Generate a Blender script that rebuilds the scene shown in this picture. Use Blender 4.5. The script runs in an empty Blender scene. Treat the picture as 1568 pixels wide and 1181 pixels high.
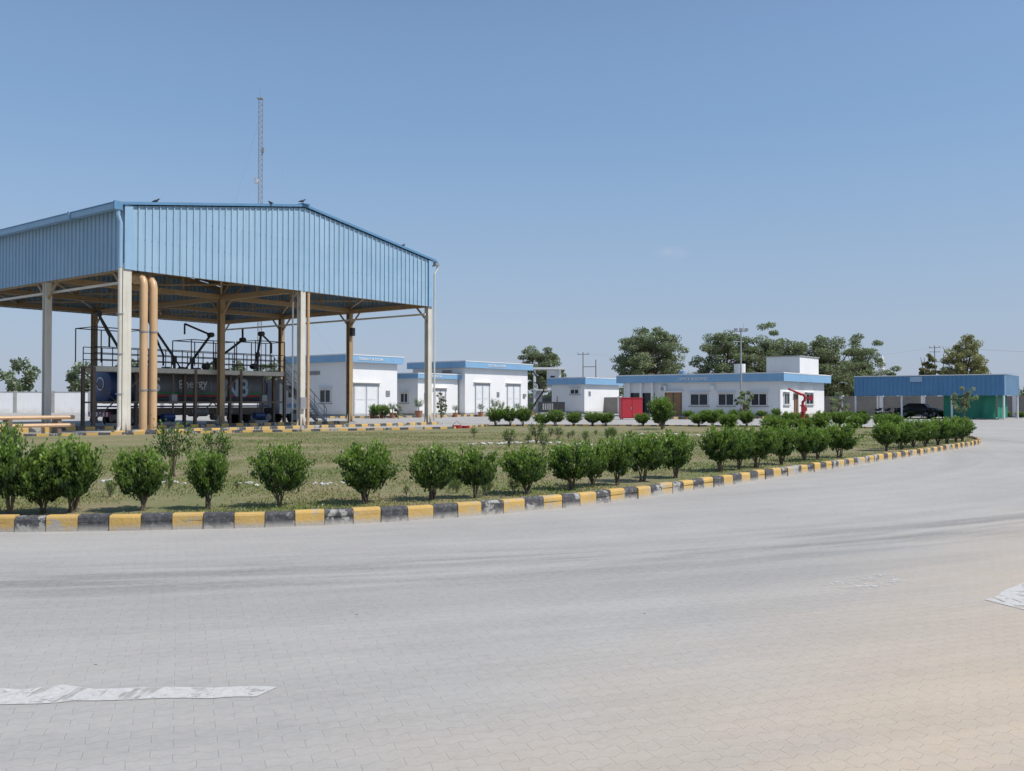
import bpy, math, random
import numpy as np
from mathutils import Vector, Matrix
random.seed(7); rng=np.random.default_rng(7)
scene=bpy.context.scene
COL=scene.collection
ANG=math.radians(52.9)
U=(0.603,0.797); V=(-0.797,0.603)

# ------------------------------------------------------------ materials
def nd(nt,t,**k):
    n=nt.nodes.new(t)
    for a,b in k.items(): setattr(n,a,b)
    return n
def setin(nt,n,i,v):
    if hasattr(v,'is_output') or isinstance(v,bpy.types.NodeSocket): nt.links.new(v,n.inputs[i])
    else: n.inputs[i].default_value=v
def math_(nt,op,a,b=0.0,c=None,clamp=False):
    n=nd(nt,'ShaderNodeMath',operation=op); n.use_clamp=clamp
    setin(nt,n,0,a); setin(nt,n,1,b)
    if c is not None: setin(nt,n,2,c)
    return n.outputs[0]
def mix_(nt,f,a,b,mode='MIX'):
    n=nd(nt,'ShaderNodeMix',data_type='RGBA',blend_type=mode)
    setin(nt,n,0,f)
    for i,v in ((6,a),(7,b)):
        if isinstance(v,bpy.types.NodeSocket): nt.links.new(v,n.inputs[i])
        else: n.inputs[i].default_value=(v[0],v[1],v[2],1)
    return n.outputs[2]
def noise_(nt,vec,scale,detail=4,rough=.55):
    n=nd(nt,'ShaderNodeTexNoise'); n.inputs['Scale'].default_value=scale
    n.inputs['Detail'].default_value=detail; n.inputs['Roughness'].default_value=rough
    if vec is not None: nt.links.new(vec,n.inputs['Vector'])
    return n.outputs['Fac']
def map_(nt,vec,scale=(1,1,1),rot=(0,0,0),loc=(0,0,0)):
    n=nd(nt,'ShaderNodeMapping'); n.inputs['Scale'].default_value=scale
    n.inputs['Rotation'].default_value=rot; n.inputs['Location'].default_value=loc
    nt.links.new(vec,n.inputs['Vector']); return n.outputs[0]
def ramp_(nt,f,a,b):
    n=nd(nt,'ShaderNodeMapRange'); n.clamp=True
    setin(nt,n,0,f); n.inputs[1].default_value=a; n.inputs[2].default_value=b
    return n.outputs[0]
def newmat(name):
    m=bpy.data.materials.new(name); m.use_nodes=True; nt=m.node_tree
    b=nt.nodes['Principled BSDF']; return m,nt,b
def bump_(nt,b,h,strength=.4,dist=.01):
    n=nd(nt,'ShaderNodeBump'); n.inputs['Strength'].default_value=strength; n.inputs['Distance'].default_value=dist
    nt.links.new(h,n.inputs['Height']); nt.links.new(n.outputs[0],b.inputs['Normal'])
def basic(name,c,c2=None,scale=2.0,rough=.7,metal=0,streak=0,bump=.15,dirt=None,dirtamt=.5):
    m,nt,b=newmat(name)
    o=nd(nt,'ShaderNodeTexCoord').outputs['Object']
    if c2 is None: c2=tuple(x*.78 for x in c)
    f=ramp_(nt,noise_(nt,o,scale,6,.6),.3,.7)
    col=mix_(nt,f,c,c2)
    if streak:
        s=ramp_(nt,noise_(nt,map_(nt,o,(5,5,.25)),1.2,5,.65),.48,.8)
        s=math_(nt,'MULTIPLY',s,streak)
        col=mix_(nt,s,col,tuple(x*.5+.02 for x in c))
    if dirt is not None:
        z=nd(nt,'ShaderNodeSeparateXYZ'); nt.links.new(o,z.inputs[0])
        g=ramp_(nt,z.outputs[2],.9,0)
        g=math_(nt,'MULTIPLY',g,ramp_(nt,noise_(nt,o,1.3,5),.3,.7)); g=math_(nt,'MULTIPLY',g,dirtamt)
        col=mix_(nt,g,col,dirt)
    nt.links.new(col,b.inputs['Base Color'])
    b.inputs['Roughness'].default_value=rough; b.inputs['Metallic'].default_value=metal
    if bump: bump_(nt,b,noise_(nt,o,scale*12,4),bump,.01)
    return m
MAT={}
MAT['blue_sheet']=basic('blue_sheet',(.33,.475,.60),(.27,.415,.55),.5,.55,.0,.45,.05)
MAT['blue_trim']=basic('blue_trim',(.12,.27,.45),None,.8,.5,0,.3,.05)
MAT['blue_gutter']=basic('blue_gutter',(.29,.46,.62),(.24,.39,.55),.8,.5,0,.5,.05)
MAT['blue_fascia']=basic('blue_fascia',(.24,.43,.62),(.20,.37,.55),.6,.6,0,.35,.1)
MAT['blue_roof']=basic('blue_roof',(.10,.26,.44),(.08,.21,.38),.6,.5,0,.3,.1)
MAT['roof_bounce_tint']=basic('roof_bounce_tint',(.26,.19,.10),(.2,.15,.09),.6,.7)  # for an added sheet under the roof; tan bounce light put into its colour
MAT['white_wall']=basic('white_wall',(.80,.795,.78),(.73,.725,.71),.35,.85,0,.2,.1,(.45,.38,.29),.6)
MAT['cream_post']=basic('cream_post',(.68,.64,.55),(.57,.53,.44),1.2,.55,0,.5,.05,(.30,.20,.12),.9)
MAT['tan_steel']=basic('tan_steel',(.40,.28,.15),(.32,.22,.12),1.2,.55,0,.4,.05)
MAT['tan_pipe']=basic('tan_pipe',(.60,.39,.21),(.50,.32,.17),1.0,.42,0,.35,.03)
MAT['black_steel']=basic('black_steel',(.035,.035,.04),(.02,.02,.022),2,.5)
MAT['rust_steel']=basic('rust_steel',(.20,.14,.10),(.13,.10,.08),2,.6,0,.4)
MAT['grey_steel']=basic('grey_steel',(.33,.33,.33),(.25,.25,.26),2,.5,.2)
MAT['galv']=basic('galv',(.42,.43,.44),(.33,.34,.35),2,.45,.4)
MAT['glass']=basic('glass',(.03,.035,.04),(.02,.025,.03),2,.12,0,0,0)
MAT['door_white']=basic('door_white',(.70,.71,.72),(.64,.65,.66),1,.55)
MAT['frame_grey']=basic('frame_grey',(.36,.38,.40),None,1,.6)
MAT['wood']=basic('wood',(.30,.17,.08),(.22,.12,.06),2,.55)
MAT['concrete']=basic('concrete',(.38,.37,.34),(.30,.29,.27),1.2,.9,0,.3,.3)
MAT['red']=basic('red',(.50,.03,.045),(.42,.025,.035),1.5,.45)
MAT['green_tarp']=basic('green_tarp',(.02,.25,.15),(.015,.18,.11),1.0,.6,0,.2,.5)
MAT['tank_grey']=basic('tank_grey',(.17,.18,.19),(.13,.14,.15),.7,.4,0,.3,.03)
MAT['tank_blue']=basic('tank_blue',(.02,.05,.16),None,1,.4)
MAT['stripe_green']=basic('stripe_green',(.03,.22,.08),None,1,.4)
MAT['white_paint']=basic('white_paint',(.78,.78,.77),(.7,.7,.69),1,.5)
MAT['letter_blue']=basic('letter_blue',(.42,.52,.62),None,1,.5)
MAT['rubber']=basic('rubber',(.025,.025,.025),None,3,.85)
MAT['bark']=basic('bark',(.16,.12,.085),(.10,.075,.05),3,.9,0,.3,.6)
MAT['stone']=basic('stone',(.60,.58,.53),(.45,.43,.4),4,.9,0,0,.5)
MAT['feather']=basic('feather',(.07,.07,.08),(.04,.04,.05),8,.8)
MAT['terracotta']=basic('terracotta',(.38,.17,.1),None,3,.8)
MAT['dome_tan']=basic('dome_tan',(.48,.36,.24),None,1,.7)

def mat_leaf():
    m,nt,b=newmat('leaf')
    a=nd(nt,'ShaderNodeAttribute'); a.attribute_name='Col'
    b.inputs['Roughness'].default_value=.45
    nt.links.new(a.outputs['Color'],b.inputs['Base Color'])
    tr=nd(nt,'ShaderNodeBsdfTranslucent')
    c=mix_(nt,1.0,a.outputs['Color'],(1.25,1.4,.65),'MULTIPLY'); nt.links.new(c,tr.inputs['Color'])
    mx=nd(nt,'ShaderNodeMixShader'); mx.inputs[0].default_value=.36
    nt.links.new(b.outputs[0],mx.inputs[1]); nt.links.new(tr.outputs[0],mx.inputs[2])
    nt.links.new(mx.outputs[0],nt.nodes['Material Output'].inputs['Surface'])
    return m
MAT['leaf']=mat_leaf()

def mat_kerb(name,c,conc=(.37,.355,.32),thr=.60):
    m,nt,b=newmat(name)
    o=nd(nt,'ShaderNodeTexCoord').outputs['Object']
    n=noise_(nt,o,5.5,8,.7); big=noise_(nt,o,.9,2)
    v=math_(nt,'ADD',n,math_(nt,'MULTIPLY',math_(nt,'SUBTRACT',big,.5),.7))
    f=ramp_(nt,v,thr,thr+.04)
    c1=mix_(nt,ramp_(nt,noise_(nt,o,2.5,5),.3,.7),c,tuple(x*.75+.02 for x in c))
    c1=mix_(nt,math_(nt,'MULTIPLY',ramp_(nt,noise_(nt,o,18,6,.75),.45,.75),.4),c1,conc)
    col=mix_(nt,f,c1,conc)
    z=nd(nt,'ShaderNodeSeparateXYZ'); nt.links.new(o,z.inputs[0])
    g=ramp_(nt,z.outputs[2],.09,0.01); g=math_(nt,'MULTIPLY',g,ramp_(nt,noise_(nt,o,7,5),.2,.5))
    col=mix_(nt,g,col,(.44,.41,.36))
    nt.links.new(col,b.inputs['Base Color']); b.inputs['Roughness'].default_value=.85
    bump_(nt,b,noise_(nt,o,25,5),.6,.012)
    return m
MAT['kerb_yellow']=mat_kerb('kerb_yellow',(.64,.40,.10),thr=.60)
MAT['kerb_black']=mat_kerb('kerb_black',(.050,.050,.056),thr=.56)

def mat_paving():
    m,nt,b=newmat('paving')
    o=nd(nt,'ShaderNodeTexCoord').outputs['Object']
    wob=nd(nt,'ShaderNodeTexNoise'); wob.inputs['Scale'].default_value=6; nt.links.new(o,wob.inputs['Vector'])
    vm=nd(nt,'ShaderNodeVectorMath',operation='MULTIPLY_ADD'); nt.links.new(wob.outputs['Color'],vm.inputs[0])
    vm.inputs[1].default_value=(.03,.03,0); nt.links.new(o,vm.inputs[2])
    rot=map_(nt,vm.outputs[0],rot=(0,0,math.radians(-20)))
    rs=nd(nt,'ShaderNodeSeparateXYZ'); nt.links.new(rot,rs.inputs[0])
    zz=math_(nt,'PINGPONG',rs.outputs[0],.055)
    cbz=nd(nt,'ShaderNodeCombineXYZ'); nt.links.new(rs.outputs[0],cbz.inputs[0]); nt.links.new(math_(nt,'MULTIPLY_ADD',zz,.55,rs.outputs[1]),cbz.inputs[1])
    br=nd(nt,'ShaderNodeTexBrick'); br.inputs['Scale'].default_value=1
    br.inputs['Brick Width'].default_value=.20; br.inputs['Row Height'].default_value=.10
    br.inputs['Mortar Size'].default_value=.004; br.inputs['Mortar Smooth'].default_value=.8
    br.inputs['Color1'].default_value=(1,1,1,1); br.inputs['Color2'].default_value=(.94,.94,.94,1); br.inputs['Mortar'].default_value=(.80,.785,.76,1)
    nt.links.new(cbz.outputs[0],br.inputs['Vector'])
    s=nd(nt,'ShaderNodeSeparateXYZ'); nt.links.new(o,s.inputs[0]); X,Y=s.outputs[0],s.outputs[1]
    big=noise_(nt,o,.22,5,.6); mid=noise_(nt,o,1.1,6,.65); fine=noise_(nt,o,14,6,.7)
    dx=math_(nt,'ADD',X,9.0); dy=math_(nt,'SUBTRACT',Y,38.0)
    r=math_(nt,'SQRT',math_(nt,'ADD',math_(nt,'MULTIPLY',dx,dx),math_(nt,'MULTIPLY',dy,dy)))
    th=math_(nt,'ARCTAN2',dy,dx)
    cb=nd(nt,'ShaderNodeCombineXYZ'); nt.links.new(r,cb.inputs[0]); nt.links.new(math_(nt,'MULTIPLY',th,2.2),cb.inputs[1])
    st=noise_(nt,cb.outputs[0],2.4,6,.62)
    st2=noise_(nt,map_(nt,cb.outputs[0],loc=(13,5,0)),.8,5,.62)
    sd=math_(nt,'SUBTRACT',math_(nt,'MULTIPLY',X,1.15),math_(nt,'SUBTRACT',Y,3.6))
    sd=math_(nt,'ADD',sd,math_(nt,'MULTIPLY',math_(nt,'SUBTRACT',mid,.5),3.5))
    t1=ramp_(nt,sd,-2.2,1.6); t2=ramp_(nt,sd,5,1.8)
    tan=math_(nt,'MULTIPLY',t1,math_(nt,'MULTIPLY_ADD',t2,.6,.4))
    tan=math_(nt,'MULTIPLY',tan,math_(nt,'MULTIPLY_ADD',ramp_(nt,big,.3,.6),.4,.6))
    col=mix_(nt,ramp_(nt,big,.35,.65),(.375,.355,.325),(.42,.40,.365))
    col=mix_(nt,math_(nt,'MULTIPLY',tan,.9),col,(.56,.44,.305))
    col=mix_(nt,math_(nt,'MULTIPLY',ramp_(nt,mid,.45,.75),.28),col,(.29,.275,.25))
    e=math_(nt,'SUBTRACT',r,30.0); e=math_(nt,'MULTIPLY',e,e); e=math_(nt,'POWER',2.718,math_(nt,'MULTIPLY',e,-1.2))
    k=math_(nt,'MULTIPLY',ramp_(nt,st,.42,.60),math_(nt,'MULTIPLY_ADD',e,.60,.12))
    col=mix_(nt,k,col,(.17,.165,.158))
    k2=math_(nt,'MULTIPLY',ramp_(nt,st2,.48,.66),math_(nt,'MULTIPLY',math_(nt,'SUBTRACT',1.0,tan),.38))
    col=mix_(nt,k2,col,(.255,.245,.23))
    col=mix_(nt,.5,col,br.outputs['Color'],'MULTIPLY')
    col=mix_(nt,math_(nt,'MULTIPLY',ramp_(nt,fine,.35,.7),.28),col,(.53,.49,.43))
    sp=nd(nt,'ShaderNodeTexVoronoi'); sp.inputs['Scale'].default_value=1.3; nt.links.new(o,sp.inputs['Vector'])
    col=mix_(nt,ramp_(nt,sp.outputs['Distance'],.02,.012),col,(.09,.08,.07))
    nt.links.new(col,b.inputs['Base Color']); b.inputs['Roughness'].default_value=.92
    h=math_(nt,'ADD',math_(nt,'MULTIPLY',br.outputs['Fac'],-.5),math_(nt,'MULTIPLY',fine,.9))
    bump_(nt,b,h,.5,.008)
    return m
MAT['paving']=mat_paving()
def mat_two(name,a,bb,c,s1,s2,bump=.5):
    m,nt,b=newmat(name); o=nd(nt,'ShaderNodeTexCoord').outputs['Object']
    col=mix_(nt,ramp_(nt,noise_(nt,o,s1,6,.6),.38,.6),a,bb)
    col=mix_(nt,ramp_(nt,noise_(nt,o,s2,6,.7),.45,.65),col,c)
    nt.links.new(col,b.inputs['Base Color']); b.inputs['Roughness'].default_value=.95
    bump_(nt,b,noise_(nt,o,s2*8,5,.7),bump,.03); return m
MAT['lawn']=mat_two('lawn',(.17,.175,.065),(.27,.205,.115),(.15,.16,.055),.35,1.6)
MAT['earth']=mat_two('earth',(.30,.24,.16),(.22,.19,.12),(.16,.16,.08),.01,.08)
def mat_brick():
    m,nt,b=newmat('boundary_brick'); o=nd(nt,'ShaderNodeTexCoord').outputs['Object']
    br=nd(nt,'ShaderNodeTexBrick'); br.inputs['Scale'].default_value=1
    br.inputs['Brick Width'].default_value=.4; br.inputs['Row Height'].default_value=.2; br.inputs['Mortar Size'].default_value=.012
    br.inputs['Color1'].default_value=(.25,.225,.20,1); br.inputs['Color2'].default_value=(.20,.185,.17,1); br.inputs['Mortar'].default_value=(.3,.28,.26,1)
    nt.links.new(map_(nt,o,rot=(math.radians(90),0,0)),br.inputs['Vector'])
    col=mix_(nt,ramp_(nt,noise_(nt,o,.6,5),.4,.7),br.outputs['Color'],(.30,.27,.23))
    nt.links.new(col,b.inputs['Base Color']); b.inputs['Roughness'].default_value=.9; return m
MAT['boundary_brick']=mat_brick()
def mat_mark(name,thr):
    m,nt,b=newmat(name); o=nd(nt,'ShaderNodeTexCoord').outputs['Object']
    n=ramp_(nt,noise_(nt,o,7,8,.75),thr,thr+.14)
    gx=noise_(nt,map_(nt,o,(6,1.2,1),(0,0,math.radians(-35))),1.5,3,.6)
    a=math_(nt,'MULTIPLY',n,ramp_(nt,gx,.34,.42))
    col=mix_(nt,ramp_(nt,noise_(nt,o,22,6,.7),.35,.7),(.66,.645,.61),(.50,.48,.44))
    nt.links.new(col,b.inputs['Base Color']); b.inputs['Roughness'].default_value=.85
    bump_(nt,b,noise_(nt,o,14,6,.7),.5,.008)
    nt.links.new(math_(nt,'MULTIPLY',a,.88),b.inputs['Alpha']); return m
MAT['mark_paint']=mat_mark('mark_paint',.32); MAT['mark_worn']=mat_mark('mark_worn',.48)

# ------------------------------------------------------------ mesh builder
class MB:
    def __init__(s): s.v=[];s.f=[];s.m=[];s.names=[]
    def mi(s,n):
        if n not in s.names: s.names.append(n)
        return s.names.index(n)
    def face(s,pts,mat):
        i=len(s.v); s.v+= [tuple(p) for p in pts]; s.f.append(tuple(range(i,i+len(pts)))); s.m.append(s.mi(mat))
    def box(s,x0,x1,y0,y1,z0,z1,mat,M=None):
        i=len(s.v); P=[(x0,y0,z0),(x1,y0,z0),(x1,y1,z0),(x0,y1,z0),(x0,y0,z1),(x1,y0,z1),(x1,y1,z1),(x0,y1,z1)]
        if M is not None: P=[tuple(M@Vector(p)) for p in P]
        s.v+=P
        for f in ((0,3,2,1),(4,5,6,7),(0,1,5,4),(1,2,6,5),(2,3,7,6),(3,0,4,7)):
            s.f.append(tuple(i+k for k in f)); s.m.append(s.mi(mat))
    def beam(s,p,q,w,h,mat):
        p=Vector(p);q=Vector(q);d=q-p;L=d.length
        R=d.to_track_quat('Y','Z').to_matrix().to_4x4(); M=Matrix.Translation(p)@R
        s.box(-w/2,w/2,0,L,-h/2,h/2,mat,M)
    def tube(s,pts,r,mat,n=8,caps=True,sy=1.0):
        pts=[Vector(p) for p in pts]; k=len(pts)
        if not hasattr(r,'__len__'): r=[r]*k
        i0=len(s.v); ref=None
        for j,p in enumerate(pts):
            t=(pts[min(j+1,k-1)]-pts[max(j-1,0)]).normalized()
            if ref is None: ref=Vector((0,0,1)) if abs(t.z)<.9 else Vector((1,0,0))
            a=t.cross(ref)
            if a.length<1e-4: a=t.cross(Vector((0,1,0)))
            a.normalize(); b=a.cross(t).normalized(); ref=b
            for q in range(n):
                w=2*math.pi*q/n; s.v.append(tuple(p+(a*math.cos(w)*sy+b*math.sin(w))*r[j]))
        for j in range(k-1):
            for q in range(n):
                A=i0+j*n+q;B=i0+j*n+(q+1)%n; s.f.append((A,A+n,B+n,B)); s.m.append(s.mi(mat))
        if caps:
            s.f.append(tuple(i0+q for q in range(n))); s.m.append(s.mi(mat))
            s.f.append(tuple(i0+(k-1)*n+q for q in reversed(range(n)))); s.m.append(s.mi(mat))
    def hcol(s,x,y,z0,z1,mat,w=.36,d=.36,t=.04):
        s.box(x-w/2,x+w/2,y-d/2,y-d/2+t,z0,z1,mat); s.box(x-w/2,x+w/2,y+d/2-t,y+d/2,z0,z1,mat); s.box(x-t/2,x+t/2,y-d/2+t,y+d/2-t,z0,z1,mat)
    def obj(s,name,parent=None,smooth=False):
        me=bpy.data.meshes.new(name); me.from_pydata(s.v,[],s.f)
        for n in s.names: me.materials.append(MAT[n])
        me.polygons.foreach_set('material_index',s.m)
        if smooth: me.polygons.foreach_set('use_smooth',[True]*len(s.f))
        me.update(); o=bpy.data.objects.new(name,me); COL.objects.link(o)
        if smooth:
            try: me.set_sharp_from_angle(angle=math.radians(40))
            except Exception: pass
        if parent: o.parent=parent
        return o
def empty(name,loc=(0,0,0),rz=0):
    e=bpy.data.objects.new(name,None); e.empty_display_size=.5; e.location=loc; e.rotation_euler=(0,0,rz); COL.objects.link(e); return e
def text(name,body,size,loc,rot,mat,parent,bold=0):
    c=bpy.data.curves.new(name,'FONT'); c.body=body; c.size=size; c.extrude=.008; c.offset=bold; c.materials.append(MAT[mat])
    o=bpy.data.objects.new(name,c); o.location=loc; o.rotation_euler=rot; o.parent=parent; COL.objects.link(o); return o

# leaves mesh -------------------------------------------------
def leaf_arrays(c,d,l,w,col):
    n=len(c); d=d/np.maximum(np.linalg.norm(d,axis=1,keepdims=True),1e-6)
    r=rng.normal(size=(n,3)); s=np.cross(d,r); s/=np.maximum(np.linalg.norm(s,axis=1,keepdims=True),1e-6)
    l=l[:,None]; w=w[:,None]
    v=np.stack([c-d*l*.5,c+s*w*.5+d*l*.05,c+d*l*.5,c-s*w*.5+d*l*.05],1).reshape(-1,3)
    cc=np.repeat(col,4,axis=0)
    return v,cc
def leafy(name,v,cc,extra=None,parent=None,extra_mat='bark'):
    n=len(v)//4
    V0=extra.v if extra else []; F0=extra.f if extra else []
    k=len(V0)
    me=bpy.data.meshes.new(name)
    F=[tuple(f) for f in F0]+[(k+4*i,k+4*i+1,k+4*i+2,k+4*i+3) for i in range(n)]
    me.from_pydata(V0+[tuple(x) for x in v.tolist()],[],F)
    me.materials.append(MAT['leaf']); me.materials.append(MAT[extra_mat])
    me.polygons.foreach_set('material_index',[1]*len(F0)+[0]*n)
    at=me.color_attributes.new('Col','FLOAT_COLOR','POINT')
    full=np.ones((k+len(v),4),dtype=np.float32); full[k:,:3]=cc
    at.data.foreach_set('color',full.ravel())
    me.update(); return me
def link(name,me,loc,rz=0,sc=1,parent=None):
    o=bpy.data.objects.new(name,me); o.location=loc; o.rotation_euler=(0,0,rz)
    o.scale=sc if hasattr(sc,'__len__') else (sc,sc,sc); COL.objects.link(o)
    if parent: o.parent=parent
    return o

def make_shrub(nm,seed,H=.9,W=.45,twigs=150,per=32,sparse=False):
    g=np.random.default_rng(seed); m=MB()
    C=[];D=[];CO=[]
    nst=8
    for i in range(nst):
        a=g.uniform(0,6.28); r=g.uniform(.15,.6)*W
        m.tube([(g.normal()*.03,g.normal()*.03,-.02),(math.cos(a)*r*.4,math.sin(a)*r*.4,H*.22),(math.cos(a)*r,math.sin(a)*r,H*.7)],[.017,.013,.006],'bark',5)
    ph=g.uniform(0,6.28,4); bias=g.uniform(-.1,.1,2)
    for i in range(twigs):
        a=g.uniform(0,6.28); q=g.uniform(0,1)
        el=math.asin(min(1,max(-1,-.72+1.70*q)))
        lump=1+.15*math.sin(2*a+ph[0])+.10*math.sin(5*a+4*el+ph[1])+g.normal()*.11
        zc=H*.60
        rr=W*lump
        tip=np.array([math.cos(a)*math.cos(el)*rr+bias[0]*W,math.sin(a)*math.cos(el)*rr+bias[1]*W,zc+math.sin(el)*H*.38*(lump*.8+.2)])
        if tip[2]>zc: tip[2]+=g.exponential(.035)*H
        if tip[2]<zc:
            k=1-.95*((zc-tip[2])/(zc)); tip[0]*=k; tip[1]*=k
        base=np.array([tip[0]*.3,tip[1]*.3,.45*tip[2]+.12*H])
        ax=tip-base
        t=g.uniform(.35,1.05,per)
        c=base+ax*t[:,None]+g.normal(size=(per,3))*(.030 if not sparse else .05)
        up=np.array([0,0,.9])
        d=ax/np.linalg.norm(ax)*.7+up+g.normal(size=(per,3))*.45
        C.append(c);D.append(d)
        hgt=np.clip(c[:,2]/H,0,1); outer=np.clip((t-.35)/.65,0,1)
        br=(.20+.80*outer)*(.18+.95*hgt**1.5)*g.uniform(.7,1.25,per)*g.uniform(.7,1.25)  # bush's inner shade put into leaf colour; paler young tips
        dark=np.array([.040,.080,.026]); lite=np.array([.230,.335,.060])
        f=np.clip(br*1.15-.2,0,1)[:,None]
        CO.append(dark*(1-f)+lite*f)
    C=np.concatenate(C);D=np.concatenate(D);CO=np.concatenate(CO)
    C[:,2]=np.maximum(C[:,2],.06)
    l=g.uniform(.045,.085,len(C)); w=l*g.uniform(.45,.62,len(C))
    v,cc=leaf_arrays(C,D,l,w,CO)
    return leafy(nm,v,cc,m)
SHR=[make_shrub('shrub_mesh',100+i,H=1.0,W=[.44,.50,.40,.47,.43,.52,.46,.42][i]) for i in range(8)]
SPARSE=[make_shrub('sapling_mesh',200+i,H=1.2,W=.42,twigs=34,per=22,sparse=True) for i in range(2)]

def make_tree(name,loc,H,Wd,seed,nclump=60,leaves=190,ls=.34,green=1.0,trunkh=.3,flat=.55,dry=0):
    g=np.random.default_rng(seed); e=empty(name,loc)
    m=MB(); R=Wd/2
    lean=g.normal(size=2)*.3*min(1,H/8)
    fork=Vector((lean[0],lean[1],H*trunkh))
    m.tube([(0,0,-.2),(lean[0]*.3,lean[1]*.3,H*trunkh*.5),fork],[H*.030,H*.024,H*.02],'bark',8)
    C=[];D=[];CO=[];ends=[]
    nl=9
    for i in range(nl):
        a=6.28*i/nl+g.normal()*.3; rr=R*g.uniform(.35,.85); z=H*g.uniform(.5,.9)
        mid=Vector((fork.x+math.cos(a)*rr*.4,fork.y+math.sin(a)*rr*.4,(fork.z+z)*.5+H*.03))
        end=Vector((math.cos(a)*rr,math.sin(a)*rr,z))
        m.tube([fork,mid,end],[H*.014,H*.009,H*.003],'bark',6); ends.append((mid,end))
    for k in range(nclump):
        a=g.uniform(0,6.28); q=g.uniform(-.85,1); rad=g.uniform(.45,1.0)
        el=math.asin(q)
        wob=1+.16*math.sin(2*a+seed)+.10*math.sin(5*a+2*seed)
        cx=math.cos(a)*math.cos(el)*R*rad*wob; cy=math.sin(a)*math.cos(el)*R*rad*wob
        zc=H*(trunkh+.30); zr=(H-zc)
        cz=zc+math.sin(el)*rad*(zr if q>0 else zr*.95)*(.92+.12*math.sin(3*a+seed))
        mid,end=ends[g.integers(nl)]
        if k%2==0: m.tube([mid,((mid.x+cx)/2,(mid.y+cy)/2,(mid.z+cz)/2+.02*H),(cx,cy,cz)],[H*.006,H*.004,H*.0015],'bark',4,False)
        s=R*g.uniform(.13,.24); nlv=int(leaves*g.uniform(.6,1.3))
        p=g.normal(size=(nlv,3)); p/=np.linalg.norm(p,axis=1,keepdims=True); p*=g.uniform(.2,1.15,nlv)[:,None]**.6
        c=np.array([cx,cy,cz])+p*np.array([s,s,s*flat])
        C.append(c); D.append(g.normal(size=(nlv,3))*.7+np.array([0,0,-.1])+p*.5)
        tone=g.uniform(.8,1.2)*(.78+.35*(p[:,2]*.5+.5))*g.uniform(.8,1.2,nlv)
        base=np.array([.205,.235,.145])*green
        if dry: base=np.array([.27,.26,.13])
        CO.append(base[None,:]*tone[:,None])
    C=np.concatenate(C);D=np.concatenate(D);CO=np.concatenate(CO)
    l=g.uniform(.6,1.3,len(C))*ls; v,cc=leaf_arrays(C,D,l,l*.6,CO)
    m.obj('trunk_and_limbs',e,True)
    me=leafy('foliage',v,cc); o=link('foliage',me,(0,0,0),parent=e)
    return e

# ------------------------------------------------------------ ground, paving, lawn
m=MB(); m.face([(-1800,-300,0),(1800,-300,0),(1800,2500,0),(-1800,2500,0)],'earth'); g=m.obj('ground'); g.location.z=-.012
m=MB(); m.face([(-160,-40,0),(160,-40,0),(160,135,0),(-160,135,0)],'paving'); m.obj('paved_road')
front=[(-34,11.2),(-20,11.25),(-12,11.35),(-6.47,11.55),(-4.64,11.73),(-2.7,12.1),(-1.49,12.65),(-.51,13.2),(.46,13.9),(1.54,14.85),(3.3,16.9),(5.97,20.1),(8.6,23.3),(12.1,27.5),(15.8,32.1),(18.0,35.0)]
tip=[(19.0,37.2),(20.3,41.0),(21.6,46.5),(21.6,50.5),(20.3,53.0)]
far=[(12.7,56.6),(4.8,58.0),(-.6,58.0),(-1.6,57.0)]
shedk=[(-3.2,52.0),(-4.2,50.9),(-12.5,45.6),(-21,40.5),(-34,33.0)]
def smooth_poly(p,it=2):
    for _ in range(it):
        q=[p[0]]
        for a,b in zip(p[:-1],p[1:]):
            q.append((a[0]*.75+b[0]*.25,a[1]*.75+b[1]*.25)); q.append((a[0]*.25+b[0]*.75,a[1]*.25+b[1]*.75))
        q.append(p[-1]); p=q
    return p
kf=smooth_poly(front+tip+far)
ks=smooth_poly([far[-1]]+shedk)
poly=kf+ks[1:]
P=np.array(poly)
m=MB(); m.face([(x,y,.12) for x,y in poly],'lawn'); lawn=m.obj('lawn')
def kerb(name,pts,seg=.385,w=.14,h=.2,z=0,side=1,gap=.008,start=0):
    m=MB(); pts=[Vector((a,b,0)) for a,b in pts]
    L=[0]
    for a,b in zip(pts[:-1],pts[1:]): L.append(L[-1]+(b-a).length)
    def at(s):
        for i in range(len(L)-1):
            if s<=L[i+1] or i==len(L)-2:
                t=(s-L[i])/max(L[i+1]-L[i],1e-6); return pts[i].lerp(pts[i+1],t)
    n=int(L[-1]/seg)
    for i in range(n):
        a=at(i*seg+gap/2); b=at((i+1)*seg-gap/2); d=(b-a).normalized(); nrm=Vector((-d.y,d.x,0))*side
        hh=h+random.uniform(-.012,.008); off=random.uniform(-.012,.012); o2=off+random.uniform(-.01,.01)
        mt='kerb_yellow' if (i+start)%2==0 else 'kerb_black'
        def prof(o): return [(o,0),(o,hh-.035),(o+.010,hh-.012),(o+.035,hh),(o+w,hh),(o+w,0)]
        A=[a+nrm*p+Vector((0,0,z+q)) for p,q in prof(off)]; B=[b+nrm*p+Vector((0,0,z+q)) for p,q in prof(o2)]
        i0=len(m.v); k=6; m.v+=[tuple(x) for x in A+B]; mi=m.mi(mt)
        for j in range(k-1): m.f.append((i0+j,i0+j+1,i0+k+j+1,i0+k+j)); m.m.append(mi)
        m.f.append(tuple(i0+j for j in reversed(range(k)))); m.m.append(mi)
        m.f.append(tuple(i0+k+j for j in range(k))); m.m.append(mi)
    return m.obj(name)
kerb('striped_kerb',kf,side=1,start=1)
kerb('striped_kerb',ks,seg=.5,h=.24,w=.18,side=1)

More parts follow.
